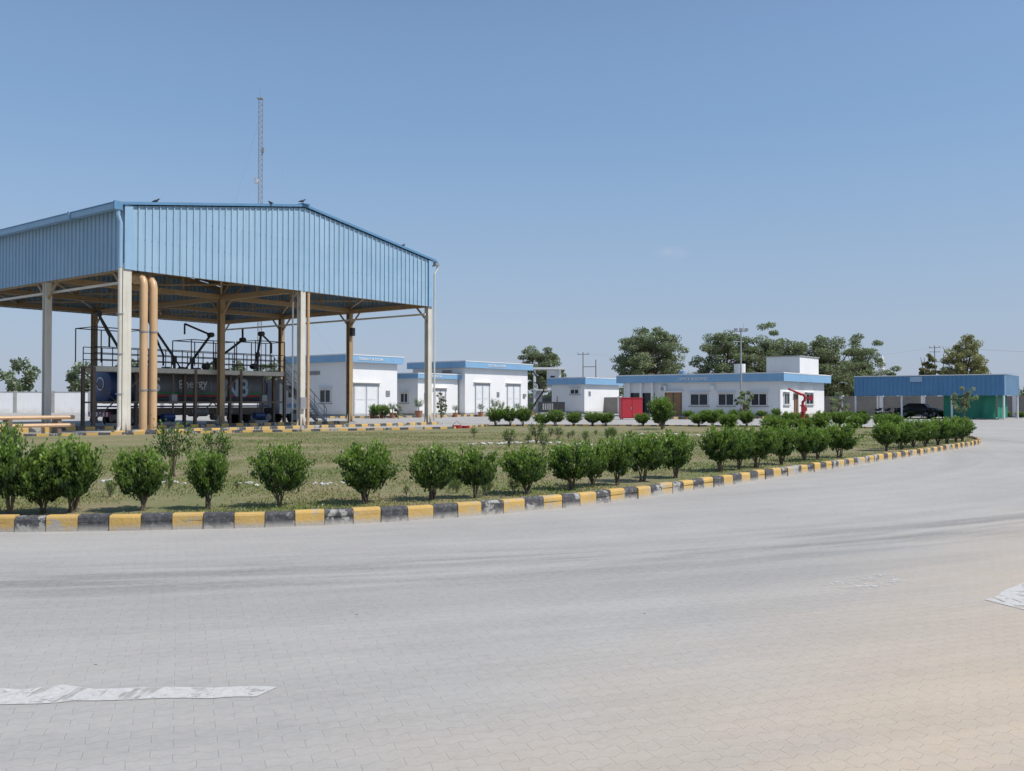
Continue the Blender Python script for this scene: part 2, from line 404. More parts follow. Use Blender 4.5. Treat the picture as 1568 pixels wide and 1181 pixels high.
def inside(x,y):
    r=np.zeros(len(x),bool); j=len(P)-1
    for i in range(len(P)):
        xi,yi=P[i];xj,yj=P[j]
        c=((yi>y)!=(yj>y))&(x<(xj-xi)*(y-yi)/(yj-yi+1e-12)+xi); r^=c; j=i
    return r
def grass():
    n=240000
    y=11.2+ (rng.uniform(0,1,n)**1.9)*34; x=-13+rng.uniform(0,1,n)*(24+ (y-11)*.55)
    ok=inside(x,y)&inside(x+.12,y-.16)&inside(x-.1,y-.16); x=x[ok];y=y[ok]
    pt=np.sin(x*1.1+np.sin(y*.8)*2)+np.sin(y*.9+np.sin(x*.5)*2.2)+rng.normal(size=len(x))*.6
    ok=pt>-.55; x=x[ok];y=y[ok];pt=pt[ok]
    n=len(x); c=np.stack([x,y,np.full(n,.12)],1)
    h=rng.uniform(.02,.05,n)*(1+.35*(pt>1)); c[:,2]+=h*.45
    d=rng.normal(size=(n,3))*.6+np.array([0,0,1])
    g1=np.array([.165,.235,.055]); g2=np.array([.34,.265,.14]); f=np.clip(rng.normal(.48,.3,n)-.2*pt,0,1)[:,None]
    col=(g1*(1-f)+g2*f)*rng.uniform(.75,1.2,n)[:,None]
    v,cc=leaf_arrays(c,d,h*1.1,np.full(n,.012)*(1+y/30),col)
    link('grass',leafy('grass',v,cc),(0,0,0))
grass()

def mark(name,pts,mt):
    m=MB(); m.face([(x,y,.004) for x,y in pts],mt); m.obj(name)
def jag(pts,step=.11,amp=.018):
    out=[]
    for a,b in zip(pts,pts[1:]+pts[:1]):
        L=math.hypot(b[0]-a[0],b[1]-a[1]); n=max(1,int(L/step))
        for k in range(n):
            t=k/n; out.append((a[0]+(b[0]-a[0])*t+random.uniform(-amp,amp)*.4,a[1]+(b[1]-a[1])*t+random.uniform(-amp,amp)))
    return out
mark('road_marking_line',jag([(-4.6,5.02),(-2.95,5.0),(-2.62,5.0),(-2.4,5.06),(-1.42,5.13),(-1.36,5.32),(-2.4,5.27),(-2.6,5.36),(-2.8,5.27),(-4.6,5.26)]),'mark_paint')
mark('road_marking_arrow',jag([(3.93,7.62),(4.07,7.22),(5.2,8.35),(5.9,8.9),(5.75,9.15),(5.0,8.7)],.15,.03),'mark_paint')
mark('road_marking_worn',jag([(2.75,8.25),(3.1,8.0),(3.75,8.5),(3.55,8.8)],.15,.03),'mark_worn')

rows=[(-8.0,12.3,1.0,1),(-7.4,12.6,.95,1),(-6.75,12.3,1.0,.95),(-6.42,12.55,.72,.75),(-6.05,12.6,.95,1.05),(-5.18,12.85,.88,.82),(-4.3,13.0,.83,.70),(-3.36,13.3,.90,.84),
(-2.17,13.7,.92,1.0),(-1.23,14.2,.84,.84),(-.59,14.5,.76,.72),(.24,15.1,.78,.82),(1.02,15.8,.80,.85),(1.45,16.4,.82,.8),(1.92,16.7,.85,.8),(2.5,17.5,.90,.86),(3.25,18.3,.88,.9),
(4.55,20.0,.95,.9),(5.05,20.4,.85,.8),(5.65,21.2,.92,.9),(6.55,22.2,.9,.9),(7.45,23.3,.92,.9),(8.0,23.9,.85,.85),(8.9,24.9,.88,.95),
(11.6,28.4,.9,.95),(12.4,29.2,.85,.95),(13.2,30.1,.9,1),(14.0,31.0,.88,.95),(14.9,32.0,.9,1),(15.7,33.0,.88,1),(16.6,34.2,.9,1),(17.4,35.4,.85,1),(18.4,37.6,.85,1)]
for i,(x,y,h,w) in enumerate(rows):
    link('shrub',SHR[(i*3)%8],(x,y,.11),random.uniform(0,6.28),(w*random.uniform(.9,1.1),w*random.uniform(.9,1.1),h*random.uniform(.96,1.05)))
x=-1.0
while x<20.8:
    y=56.9-(max(0,x-5))*.22 - (max(0,x-12))*.12
    gap=(6.3<x<7.3) or (10.2<x<10.9)
    hh=1.15 if x<1.2 else random.uniform(.75,1.0)
    if not gap: link('shrub',random.choice(SHR),(x,y+random.uniform(-.3,.3),.11),random.uniform(0,6.28),(1.15,1.15,hh))
    x+=random.uniform(.7,1.25)
for (a,b) in [(12.3,43),(13.1,44),(14.2,44.6),(15.4,45.5),(17.2,46),(18.2,44.8),(19.3,46.5),(20.1,48.0),(11.0,46.5)]:
    link('shrub',random.choice(SHR),(a,b,.11),random.uniform(0,6.28),(1.05,1.05,random.uniform(.7,.95)))
for (x,y,h,k) in [(-6.9,18.6,1.0,0),(-6.2,19.2,.85,1),(-10.4,18.8,1.0,0),(-11.6,21,.9,1),(-.1,30,.6,1),(.9,33,.75,0),(-5.5,17.1,.5,1),(8.6,52,1.6,1)]:
    link('sapling',SPARSE[k],(x,y,.11),random.uniform(0,6.28),h)
for i in range(16):
    link('garden_plant',SPARSE[i%2],(random.uniform(-2,8),random.uniform(29,42),.11),random.uniform(0,6.28),random.uniform(.25,.5))
for i in range(14):
    link('garden_plant',SPARSE[i%2],(random.uniform(-6.5,.5),random.uniform(13.6,15.5)+1.0,.11),random.uniform(0,6.28),random.uniform(.15,.3))
link('shrub',SHR[1],(8.2,50.0,.11),1,(1.3,1.3,1.75))
m=MB()
def stone(m,x,y,z,r):
    sx=random.uniform(.7,1.3)
    m.tube([(x+random.uniform(-.02,.02),y,z-.02),(x,y,z+r*.3),(x+random.uniform(-.02,.02),y,z+r*.6),(x,y,z+r*.8)],[r*.8,r,r*.7,r*.2],'stone',6,True,sx)
for i in range(60):
    t=random.random(); stone(m,-9.5+t*6.5,17.2+math.sin(t*6)*.4+random.uniform(-.3,.3),.12,random.uniform(.02,.06))
for i in range(46):
    t=random.random(); stone(m,-1.6+t*4.6,34.5-abs(t-.5)*5+random.uniform(-.6,.6),.12,random.uniform(.04,.10))
for i in range(40):
    t=random.random(); stone(m,5+t*6,40+math.sin(t*5)*3+random.uniform(-.6,.6),.12,random.uniform(.04,.10))
m.obj('garden_stones')

# ------------------------------------------------------------ canopy shed
SH=empty('loading_canopy_shed',(-19.6,46.2,0),ANG)
W,L=22.7,24.0; zb,ze,zp=8.32,11.55,13.37
def roofz(x): return ze+(zp-ze)*(1-abs(x-W/2)/(W/2))
def corr(m,fn,length,zbot,ztop,mat,pitch=.40):
    prof=[]; x=0
    while x<length:
        for dx,o in ((0,0),(pitch-.10,0),(pitch-.085,.06),(pitch-.02,.06)):
            if x+dx<length: prof.append((x+dx,o))
        x+=pitch
    prof.append((length,0))
    for (a,oa),(b,ob) in zip(prof[:-1],prof[1:]):
        p=fn(a,oa);q=fn(b,ob)
        m.face([(p[0],p[1],zbot),(q[0],q[1],zbot),(q[0],q[1],ztop(b)),(p[0],p[1],ztop(a))],mat)
m=MB()
corr(m,lambda a,o:(a-.15,-.2-o),W+.3,zb,lambda a:roofz(min(max(a-.15,0),W)),'blue_sheet')
corr(m,lambda a,o:(a-.15,L+.2+o),W+.3,zb,lambda a:roofz(min(max(a-.15,0),W)),'blue_sheet')
corr(m,lambda a,o:(-.2-o,a-.2),L+.4,zb,lambda a:ze,'blue_sheet')
corr(m,lambda a,o:(W+.2+o,a-.2),L+.4,zb,lambda a:ze,'blue_sheet')
# fixing screws in rows
for z in (zb+.25,zb+1.6,zb+2.95):
    x=.13
    while x<W:
        m.box(x,x+.035,-.222,-.203,z,z+.035,'grey_steel'); x+=.40
m.obj('corrugated_cladding',SH)
m=MB()
for sgn,x0 in ((1,-.45),(-1,W+.45)):
    for (yy0,yy1,off,mt) in ((-.36,L+.36,.10,'blue_roof'),(-.1,L+.1,.02,'roof_bounce_tint')):
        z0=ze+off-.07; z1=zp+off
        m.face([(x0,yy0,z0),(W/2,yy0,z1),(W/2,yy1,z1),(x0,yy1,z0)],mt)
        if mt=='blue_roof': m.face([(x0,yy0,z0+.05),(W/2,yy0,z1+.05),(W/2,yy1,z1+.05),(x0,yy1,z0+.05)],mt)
    m.beam((x0,-.33,ze+.04),(W/2,-.33,zp+.12),.08,.14,'blue_trim')
m.beam((W/2,-.5,zp+.2),(W/2,L+.4,zp+.2),.5,.06,'blue_trim')
m.box(-.2,.25,-.30,-.27,zb,ze+.02,'blue_gutter'); m.box(W-.25,W+.2,-.30,-.27,zb,ze+.02,'blue_gutter')
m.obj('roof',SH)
m=MB()
m.box(-.82,-.5,-.45,L+.4,ze-.28,ze+.02,'blue_gutter'); m.box(-.86,-.82,-.47,L+.4,ze-.0,ze+.05,'blue_trim')
m.box(-.9,-.46,3.9,4.1,ze-.34,ze+.08,'blue_gutter'); m.box(-.9,-.46,-.55,-.45,ze-.34,ze+.08,'blue_trim')
m.box(W+.5,W+.78,-.45,L+.4,ze-.28,ze,'blue_gutter')
m.tube([(-.62,-.4,ze-.25),(-.62,-.4,ze-.6),(-.5,-.42,ze-1.0),(-.5,-.42,zb)],.11,'blue_gutter',10)
m.tube([(-.5,-.42,zb),(-.5,-.42,.4),(-.62,-.5,.1)],.10,'cream_post',10)
for z in (2,4,6): m.box(-.64,-.36,-.55,-.3,z,z+.06,'grey_steel')
m.tube([(W+.62,-.3,ze-.25),(W+.62,-.3,ze-.5),(W+.35,-.28,ze-.9),(W+.35,-.28,.3)],.06,'cream_post',8)
m.tube([(-.4,15.5,ze-.3),(-.4,15.5,zb),(-.3,15.5,.2)],.08,'cream_post',8)
m.obj('gutters_and_downpipes',SH)
m=MB()
for yy in (0,8,16,24):
    for xx in (0,W/2,W):
        w=.46 if (xx<1 and yy<1) else .36
        m.hcol(xx,yy,.1,zb+.3,'cream_post' if yy<1 or xx<1 else 'tan_steel',w,w,.05)  # shaded rows take tan instead of cream, shade put into the colour
        m.box(xx-.42,xx+.42,yy-.42,yy+.42,0,.12,'concrete'); 
        m.box(xx-.3,xx+.3,yy-.3,yy+.3,.12,.16,'rust_steel')
        m.face([(xx-.36,yy-.03,.16),(xx+.36,yy-.03,.16),(xx+.2,yy-.03,.75),(xx-.2,yy-.03,.75)],'cream_post')
        m.face([(xx-.03,yy-.36,.16),(xx-.03,yy+.36,.16),(xx-.03,yy+.2,.75),(xx-.03,yy-.2,.75)],'cream_post')
m.obj('columns',SH)
m=MB()
for yy in (.25,8,16,23.75):
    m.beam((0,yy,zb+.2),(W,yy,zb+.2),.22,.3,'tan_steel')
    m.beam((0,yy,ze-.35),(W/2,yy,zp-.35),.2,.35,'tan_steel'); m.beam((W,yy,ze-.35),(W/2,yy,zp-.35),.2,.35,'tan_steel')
    n=8
    for i in range(n):
        a=W*i/n;b=W*(i+1)/n
        m.beam((a,yy,zb+.3),(b,yy,roofz(b)-.4) if i%2==0 else (b,yy,zb+.3),.1,.1,'tan_steel')
        m.beam((b,yy,zb+.3),(b,yy,roofz(b)-.4),.1,.1,'tan_steel')
for xx in (0,W/2,W):
    m.beam((xx,0,zb+.12),(xx,L,zb+.12),.25,.32,'tan_steel')
for xx in (0,W):
    m.beam((xx+(.3 if xx<1 else -.3),0,zb-.55),(xx+(.3 if xx<1 else -.3),L,zb-.55),.12,.12,'cream_post')
for i in range(1,17):
    xx=W*i/17; m.beam((xx,0,roofz(xx)-.13),(xx,L,roofz(xx)-.13),.08,.18,'tan_steel')
for yy in (0,8,16):
    for a,b in ((0,W/4),(W/4,W/2),(W/2,W*3/4),(W*3/4,W)):
        m.beam((a,yy,zb+.35),(b,yy+8,zb+.35),.09,.09,'tan_steel'); m.beam((b,yy,zb+.42),(a,yy+8,zb+.42),.09,.09,'tan_steel')
for yy,s in ((0,1),(8,1),(8,-1),(16,-1),(16,1),(24,-1)):
    for xx in (0,W/2,W): m.beam((xx,yy,zb-1.1),(xx,yy+s*1.1,zb),.1,.1,'tan_steel')
m.obj('roof_trusses',SH)
m=MB()
for xx,ht in ((.95,8.05),(1.5,7.95)):
    m.tube([(xx,-.15,.1),(xx,-.15,ht-.45),(xx,-.08,ht-.18),(xx,.1,ht),(xx,.4,ht+.1),(xx,1.6,ht+.1)],.2,'tan_pipe',14)
    m.tube([(xx,-.15,.1),(xx,-.15,.2)],.29,'tan_pipe',14)
    for z in (2.2,5.2): m.tube([(xx,-.15,z),(xx,-.15,z+.08)],.225,'grey_steel',14)
m.tube([(W/2+.45,-.1,.1),(W/2+.45,-.1,zb)],.1,'tan_pipe',10)
m.tube([(W/2-.4,.3,.1),(W/2-.4,.3,zb)],.05,'grey_steel',8)
for zz in (.45,.85):
    m.tube([(-16,3,zz),(-4,3.0,zz),(-1.2,2.6,zz)],.10,'tan_pipe',8)
for k in range(6): m.box(-14+k*2.4,-13.8+k*2.4,2.7,3.3,0,.75,'rust_steel')
m.obj('drain_and_vent_pipes',SH,True)
m=MB()
m.box(W-.1-.1,W+.1,7.5,7.78,6.6,7.2,'black_steel'); m.box(W/2-.35,W/2+.1,-.4,-.22,1.2,1.9,'grey_steel')
m.box(W+.25,W+.6,-.5,-.25,ze-.3,ze-.1,'grey_steel'); m.beam((W+.1,-.3,ze-.35),(W+.4,-.38,ze-.25),.05,.05,'black_steel')
m.obj('electrical_boxes',SH)
kp=lambda x,y:(-19.6+U[0]*x+V[0]*y,46.2+U[1]*x+V[1]*y)
kerb('striped_kerb',[kp(-1,6.0),kp(W-2,6.0)],seg=.55,h=.25,w=.3)
kerb('striped_kerb',[kp(-1,-.9),kp(W+1,-.9)],seg=.55,h=.22,w=.3)
kerb('striped_kerb',[kp(-14,4.5),kp(-1,4.5)],seg=.6,h=.3,w=.3)

PL=empty('loading_platform',(-19.6,46.2,0),ANG)
m=MB(); dz=3.75; y0,y1=8.55,9.75
m.box(3,17,y0,y1,dz-.06,dz,'rust_steel')
for yy in (y0,y1): m.beam((3,yy,dz-.16),(17,yy,dz-.16),.1,.28,'cream_post')
for xx in (3,6.4,9.8,13.3,17):
    for yy in (y0,y1): m.hcol(xx,yy,0,dz-.05,'rust_steel',.18,.18,.025)
    m.beam((xx,y0,1.6),(xx,y1,1.6),.08,.1,'rust_steel')
for xx,xb in ((3,6.4),(9.8,13.3)): m.beam((xx,y0,.5),(xb,y0,dz-.3),.06,.06,'rust_steel'); m.beam((xb,y1,.5),(xx,y1,dz-.3),.06,.06,'rust_steel')
m.beam((3,y0,1.6),(17,y0,1.6),.08,.12,'rust_steel')
for k,xx in enumerate((4.2,7.6,11.2,14.6)):
    m.box(xx,xx+1.1,y0+.1,y0+.8,0,.35,'concrete'); m.tube([(xx+.15,y0+.45,.65),(xx+.95,y0+.45,.65)],.24,'tank_blue' if k%2 else 'rust_steel',10)
    m.tube([(xx+.9,y0+.45,.65),(xx+.9,y0+.45,2.3),(xx+.9,y0+.45,dz)],.07,'rust_steel',8); m.box(xx+.65,xx+1.05,y0+.2,y0+.5,1.5,2.1,'grey_steel')
m.obj('deck',PL)
m=MB()
for yy in (y0,y1):
    k=0
    while 3+k*1.17<17.1:
        xx=3+k*1.17; m.tube([(xx,yy,dz),(xx,yy,dz+1.15)],.03,'black_steel',6); k+=1
    for z in (.4,.78,1.15): m.tube([(3,yy,dz+z),(17,yy,dz+z)],.028,'black_steel',6)
for a,b,hh in ((3,6.2,2.3),(9.5,12.8,1.9),(14.5,17,2.1)):
    for xx in (a,b,(a+b)/2):
        for yy in (y0,y1+.9): m.tube([(xx,yy,dz+(0 if yy<9 else .3)),(xx,yy,dz+hh)],.035,'black_steel',6)
    for yy in (y0,y1+.9):
        m.tube([(a,yy,dz+hh),(b,yy,dz+hh)],.035,'black_steel',6)
    for xx in (a,b): m.tube([(xx,y0,dz+hh),(xx,y1+.9,dz+hh)],.03,'black_steel',6)
m.obj('guard_rails',PL)
m=MB()
n=17
for yy in (y0+.1,y1-.1):
    m.beam((17,yy,dz-.1),(21,yy,.1),.05,.22,'grey_steel')
    m.tube([(17,yy,dz+1.0),(21,yy,1.15),(21,yy,.1)],.03,'grey_steel',6); m.tube([(17,yy,dz+.5),(21,yy,.65)],.02,'grey_steel',6)
    for k in range(5): m.tube([(17+k*.95,yy,dz-.1-k*.95*.91),(17+k*.95,yy,dz+1.0-k*.95*.91+(0.04*k))],.025,'grey_steel',6)
for k in range(n):
    x_=17+4*(k+.5)/n; z_=dz-(dz-.1)*(k+.5)/n; m.box(x_-.13,x_+.13,y0+.14,y1-.14,z_-.02,z_+.02,'grey_steel')
m.obj('stairs',PL)
m=MB()
def arm(x,a1,l1,a2,l2,top=1.5,y=9.5):
    b=Vector((x,y,dz)); t=b+Vector((0,0,top)); m.tube([b,t],.09,'black_steel',8); m.tube([t-Vector((0,0,.2)),t+Vector((0,0,.15))],.16,'black_steel',8)
    p=t+Vector((math.cos(a1)*l1,.3,math.sin(a1)*l1)); m.tube([t,p],.085,'black_steel',8)
    m.tube([p-Vector((0,.2,0)),p+Vector((0,.2,0))],.17,'black_steel',8)
    q=p+Vector((math.cos(a2)*l2,.3,math.sin(a2)*l2)); m.tube([p,q],.07,'black_steel',8)
    w=t-Vector((math.cos(a1)*.9,0,math.sin(a1)*.9)); m.tube([t,w],.05,'black_steel',6); m.tube([w-Vector((0,.22,0)),w+Vector((0,.22,0))],.2,'black_steel',10)
    m.tube([q,q+Vector((0,0,-.7))],.06,'black_steel',8)
arm(5.2,math.radians(120),2.6,math.radians(-55),1.6,1.0)
arm(8.9,math.radians(125),3.0,math.radians(-60),2.6,.7)
arm(10.2,math.radians(48),2.4,math.radians(160),1.9,.6)
arm(12.0,math.radians(32),2.8,math.radians(75),.8,.7)
arm(15.4,math.radians(70),1.6,math.radians(-30),1.3,1.2)
m.obj('loading_arms',PL,True)

TR=empty('tanker_truck',(-19.6,46.2,0),ANG)
yc=11.4
m=MB()
def ell_tank(m,xs,rs,zc,mat):
    n=28; i0=len(m.v)
    for x,r in zip(xs,rs):
        for q in range(n):
            w=2*math.pi*q/n; cy=math.copysign(abs(math.cos(w))**.8,math.cos(w)); cz=math.copysign(abs(math.sin(w))**.8,math.sin(w))
            m.v.append((x,yc+cy*1.22*r,zc+cz*1.08*r))
    mi=m.mi(mat)
    for j in range(len(xs)-1):
        for q in range(n):
            A=i0+j*n+q;B=i0+j*n+(q+1)%n; m.f.append((A,B,B+n,A+n)); m.m.append(mi)
    m.f.append(tuple(i0+q for q in reversed(range(n)))); m.m.append(mi); m.f.append(tuple(i0+(len(xs)-1)*n+q for q in range(n))); m.m.append(mi)
ell_tank(m,[5.25,16.7],[1,1],2.6,'tank_grey')
ell_tank(m,[5.0,5.06,5.24],[.8,.93,1.012],2.6,'tank_blue'); ell_tank(m,[16.71,16.9,17.0],[1.01,.93,.8],2.6,'tank_blue')
ell_tank(m,[5.25,6.9],[1.006,1.006],2.6,'tank_blue')
for x in (7.5,9.8,12.1,14.4): ell_tank(m,[x,x+.06],[1.012,1.012],2.6,'grey_steel')
m.obj('tank',TR,True)
m=MB()
m.tube([(4.99,yc-.0,2.75),(4.96,yc,2.75)],.42,'white_paint',20); m.tube([(4.955,yc,2.75),(4.93,yc,2.75)],.33,'tank_blue',20)
m.box(7.0,16.6,yc-1.27,yc-1.235,2.12,2.26,'stripe_green'); m.box(7.0,16.6,yc-1.27,yc-1.235,1.98,2.1,'red')
m.box(5.3,17,yc-1.22,yc+1.22,1.28,1.38,'tank_blue')
m.box(6,16.5,yc-1.23,yc-1.17,.75,1.25,'rust_steel')
m.box(4.85,5.0,yc-1.2,yc+1.2,.7,1.0,'red'); 
for k in range(6): m.box(4.83,4.85,yc-1.15+k*.4,yc-.98+k*.4,.72,.98,'white_paint')
m.box(6.8,15.5,yc-.5,yc+.5,3.68,3.78,'grey_steel')
for x in (7.2,9.5,11.8,14): m.tube([(x,yc,3.7),(x,yc,3.95)],.3,'grey_steel',14)
m.obj('tank_fittings',TR)
m=MB(); m.box(5,20.2,yc-.45,yc+.45,.85,1.2,'black_steel')
for x in (6.3,7.6,8.9,15.6,16.9,19.3):
    for s in (-1,1):
        ya=yc+s*1.2; yb=yc+s*(.75 if x<18 else .9)
        m.tube([(x,ya,.52),(x,yb,.52)],.52,'rubber',20); m.tube([(x,ya+s*.02,.52),(x,ya-s*.01,.52)],.26,'grey_steel',14)
    m.tube([(x,yc-1,.52),(x,yc+1,.52)],.09,'black_steel',8)
for x in (10.6,12.5): m.tube([(x,yc-1.0,.95),(x+1.3,yc-1.0,.95)],.3,'grey_steel',12)
m.obj('chassis_and_wheels',TR,True)
m=MB()
prof=[(17.9,.75),(17.9,2.9),(18.2,3.25),(19.9,3.15),(20.25,2.1),(20.35,.75)]
n=len(prof)
m.v+=[(x,yc-1.2,z) for x,z in prof]+[(x,yc+1.2,z) for x,z in prof]
for j in range(n): m.f.append((j,(j+1)%n,n+(j+1)%n,n+j)); m.m.append(m.mi('white_paint'))
m.f.append(tuple(reversed(range(n)))); m.m.append(0); m.f.append(tuple(range(n,2*n))); m.m.append(0)
m.face([(18.7,yc-1.205,1.95),(19.95,yc-1.205,1.95),(19.75,yc-1.205,2.8),(18.7,yc-1.205,2.8)],'glass')
m.face([(20.26,yc-1.05,2.15),(20.26,yc+1.05,2.15),(19.95,yc+1.05,3.05),(19.95,yc-1.05,3.05)],'glass')
m.box(20.36,20.5,yc-1.2,yc+1.2,.5,.9,'blue_fascia'); m.box(18.6,20.0,yc-1.22,yc-1.202,1.2,1.5,'blue_fascia')
m.beam((20.2,yc-1.25,2.2),(20.3,yc-1.5,2.3),.05,.05,'black_steel'); m.box(20.25,20.32,yc-1.6,yc-1.4,1.9,2.5,'black_steel')
m.obj('cab',TR)
R9=(math.radians(90),0,0)
text('lettering_a','Energy',.8,(9.6,yc-1.30,2.5),(math.radians(90),math.radians(-4),0),'white_paint',TR)
text('lettering_b','N3',1.7,(13.0,yc-1.30,2.02),R9,'letter_blue',TR,.03)
text('lettering_c','S',1.3,(7.7,yc-1.30,2.3),R9,'white_paint',TR,.02)

MA=empty('lattice_radio_mast',(-27.7,100,0)); m=MB(); r=.27; Ht=36
c=[(r*math.cos(a),r*math.sin(a)) for a in (0.3,2.4,4.5)]
for a,b in c: m.tube([(a,b,0),(a,b,Ht-1)],.04,'grey_steel',5)
z=0
while z<Ht-1.6:
    for i in range(3):
        a=c[i];b=c[(i+1)%3]; m.beam((a[0],a[1],z),(b[0],b[1],z+.6),.035,.035,'grey_steel'); m.beam((a[0],a[1],z),(b[0],b[1],z),.025,.025,'grey_steel')
    z+=.6
m.tube([(0,0,Ht-1.2),(0,0,Ht+.4)],.02,'galv',5)
m.tube([(-.35,0,25.6),(-.35,0,26.2)],.22,'white_paint',10); m.box(.2,.45,-.15,.15,29,29.5,'grey_steel'); m.box(-.3,.3,-.3,.3,Ht-1.1,Ht-1.0,'galv')
m.obj('lattice',MA)
m=MB()
for a in (0.5,2.6,4.7):
    for z in (18,33): m.tube([(0,0,z),(14*math.cos(a),14*math.sin(a),0)],.006,'grey_steel',3)
m.obj('guy_wires',MA)

# ------------------------------------------------------------ buildings
def opening(m,axis,a0,a1,z0,z1,kind):
    def bx(p0,p1,q0,q1,d0,d1,mt):
        if axis=='f': m.box(p0,p1,-d1,-d0,q0,q1,mt)
        else: m.box(-d1,-d0,p0,p1,q0,q1,mt)
    t=.09
    if kind=='door':
        bx(a0,a1,z0,z1,.002,.03,'door_white')
        for p in (a0,a1-t): bx(p,p+t,z0,z1,.032,.09,'frame_grey')
        bx(a0+t,a1-t,z1-t,z1,.032,.09,'frame_grey'); c=(a0+a1)/2; bx(c-.04,c+.04,z0,z1-t,.032,.07,'frame_grey')
        for s in (a0+t+.12,c+.16):
            e=s+(a1-a0)/2-.5
            for q in ((z0+.25,z0+(z1-z0)*.45),(z0+(z1-z0)*.52,z1-.35)): bx(s,e,q[0],q[1],.032,.05,'white_paint')
        bx(a0-.25,a1+.25,z1+.15,z1+.22,.003,.3,'white_wall')
    elif kind=='win':
        bx(a0,a1,z0,z1,.002,.02,'glass')
        for p in (a0,a1-t): bx(p,p+t,z0,z1,.022,.10,'door_white')
        for q in (z0,z1-t): bx(a0+t,a1-t,q,q+t,.022,.10,'door_white')
        c=(a0+a1)/2; bx(c-.035,c+.035,z0+t,z1-t,.022,.08,'door_white')
        bx(a0-.15,a1+.15,z0-.1,z0-.003,.003,.14,'concrete'); bx(a0-.2,a1+.2,z1+.1,z1+.16,.003,.3,'white_wall')
    elif kind=='wood':
        bx(a0,a1,z0,z1,.002,.04,'wood')
        for p in (a0,a1-t,(a0+a1)/2-.04): bx(p,p+t,z0,z1,.042,.09,'bark')
        bx(a0-.2,a1+.2,z1+.12,z1+.2,.003,.5,'white_wall')
    elif kind=='dark':
        bx(a0,a1,z0,z1,.002,.02,'glass')  # flat dark sheet in place of the shade inside an open bay
    elif kind=='vent':
        bx(a0,a1,z0,z1,.002,.05,'frame_grey')
        for k in range(4): q=z0+(z1-z0)*(k+.2)/4; bx(a0+.04,a1-.04,q,q+.05,.052,.09,'grey_steel')
    elif kind=='lamp':
        bx(a0,a1,z0,z1,.002,.18,'grey_steel')
def building(name,loc,s,t,h,fh=.75,ov=.5,front=(),left=(),sign=None,lsign=None,plinth=.35):
    e=empty(name,(loc[0],loc[1],0),ANG)
    m=MB(); m.box(0,s,0,t,0,h-fh+.1,'white_wall'); m.obj('walls',e)
    m=MB(); p=.03; m.box(-p,s+p,-p,t+p,0,plinth,'concrete'); m.box(-.9,s+.9,-.9,-p-.003,0,.12,'concrete'); m.box(-.9,-p-.003,-.9,t+.9,0,.115,'concrete'); m.obj('plinth',e)
    m=MB(); m.box(-ov,s+ov,-ov,t+ov,h-fh-.0,h,'blue_fascia'); m.box(-ov+.15,s+ov-.15,-ov+.15,t+ov-.15,h-.003,h+.06,'concrete')
    m.box(-ov-.03,s+ov+.03,-ov-.03,t+ov+.03,h-.06,h-.0+.02,'white_wall'); m.obj('roof_fascia',e)
    m=MB()
    for o in front: opening(m,'f',*o)
    for o in left: opening(m,'l',*o)
    m.obj('doors_and_windows',e)
    if sign: text('sign',sign[0],fh*.5,(sign[1],-ov-.04,h-fh*.72),(math.radians(90),0,0),'white_paint',e,.005)
    if lsign: text('sign',lsign[0],fh*.5,(-ov-.04,lsign[1],h-fh*.72),(math.radians(90),0,math.radians(-90)),'white_paint',e,.005)
    return e
A=building('generator_room_building',(-16.7,92),7.3,9.6,6.4,front=[(1.0,4.5,.2,3.4,'door'),(5.6,6.2,2.2,2.8,'vent')],left=[(2.2,3.9,1.5,2.9,'win'),(6,6.4,2.4,3,'vent'),(3.9,6.0,4.4,4.8,'vent')],sign=('GENERATOR ROOM',1.2))
B=building('switchgear_room_building',(-5.4,105),12.2,8.2,6.3,front=[(1.8,4.5,.2,3.7,'door'),(7.9,10.6,.2,3.7,'door'),(5.9,6.4,2.2,2.8,'vent'),(11.2,11.7,2.2,2.6,'lamp')],left=[(2,3.5,5.0,5.3,'vent')],sign=('ELECTRICAL ROOM',3.6))
B2=building('pump_room_building',(-10.3,100),6.7,7.6,4.75,.55,.4,front=[(2.7,4.6,.2,3.0,'door'),(1.0,1.6,1.9,2.6,'vent')],left=[(1.4,2.6,1.5,2.6,'win')],sign=('PUMP ROOM',1.8))
C=building('guard_room_building',(9.5,120),8.9,5.2,4.8,.9,.45,front=[(1.0,1.5,2.4,3,'vent')],left=[(.8,2.2,2.6,3.3,'win')],sign=None)
D=building('office_building',(27.0,92.0),13.3,18.1,4.55,.85,.6,
  front=[(.9,2.4,1.3,2.5,'win'),(3.8,4.9,.1,2.4,'wood'),(7.2,9.6,1.3,2.5,'win')],
  left=[(1.35,3.1,1.2,2.5,'win'),(4.9,6.7,1.2,2.5,'win'),(7.8,9.9,1.2,2.5,'win'),(10.9,12.9,.1,2.6,'wood'),(14.2,17.3,.1,2.6,'dark')],lsign=('OFFICE BUILDING',11.0))
m=MB(); m.box(7,13,.5,4.2,4.615,6.5,'white_wall'); m.box(6.9,13.1,.4,4.3,6.503,6.6,'concrete'); 
m.tube([(4,6,4.6),(4,6,5.7)],.6,'white_paint',16); m.tube([(2.4,12,4.6),(2.4,12,5.0)],.4,'blue_fascia',12); m.obj('roof_room',D)
m=MB()
for yy in (14.3,15.7,17.2): m.box(-.45,-.2,yy-.12,yy+.12,0,3.7,'white_wall')
m.box(-.5,-.03,13.9,17.6,0,.14,'concrete')
m.box(-.50,-.003,12.6,13.4,2.75,3.35,'white_paint'); m.tube([(-.505,13.0,3.05),(-.53,13.0,3.05)],.24,'grey_steel',12)
m.box(-.4,-.003,7.0,7.5,2.9,3.3,'white_paint')
m.obj('verandah_and_ac',D)

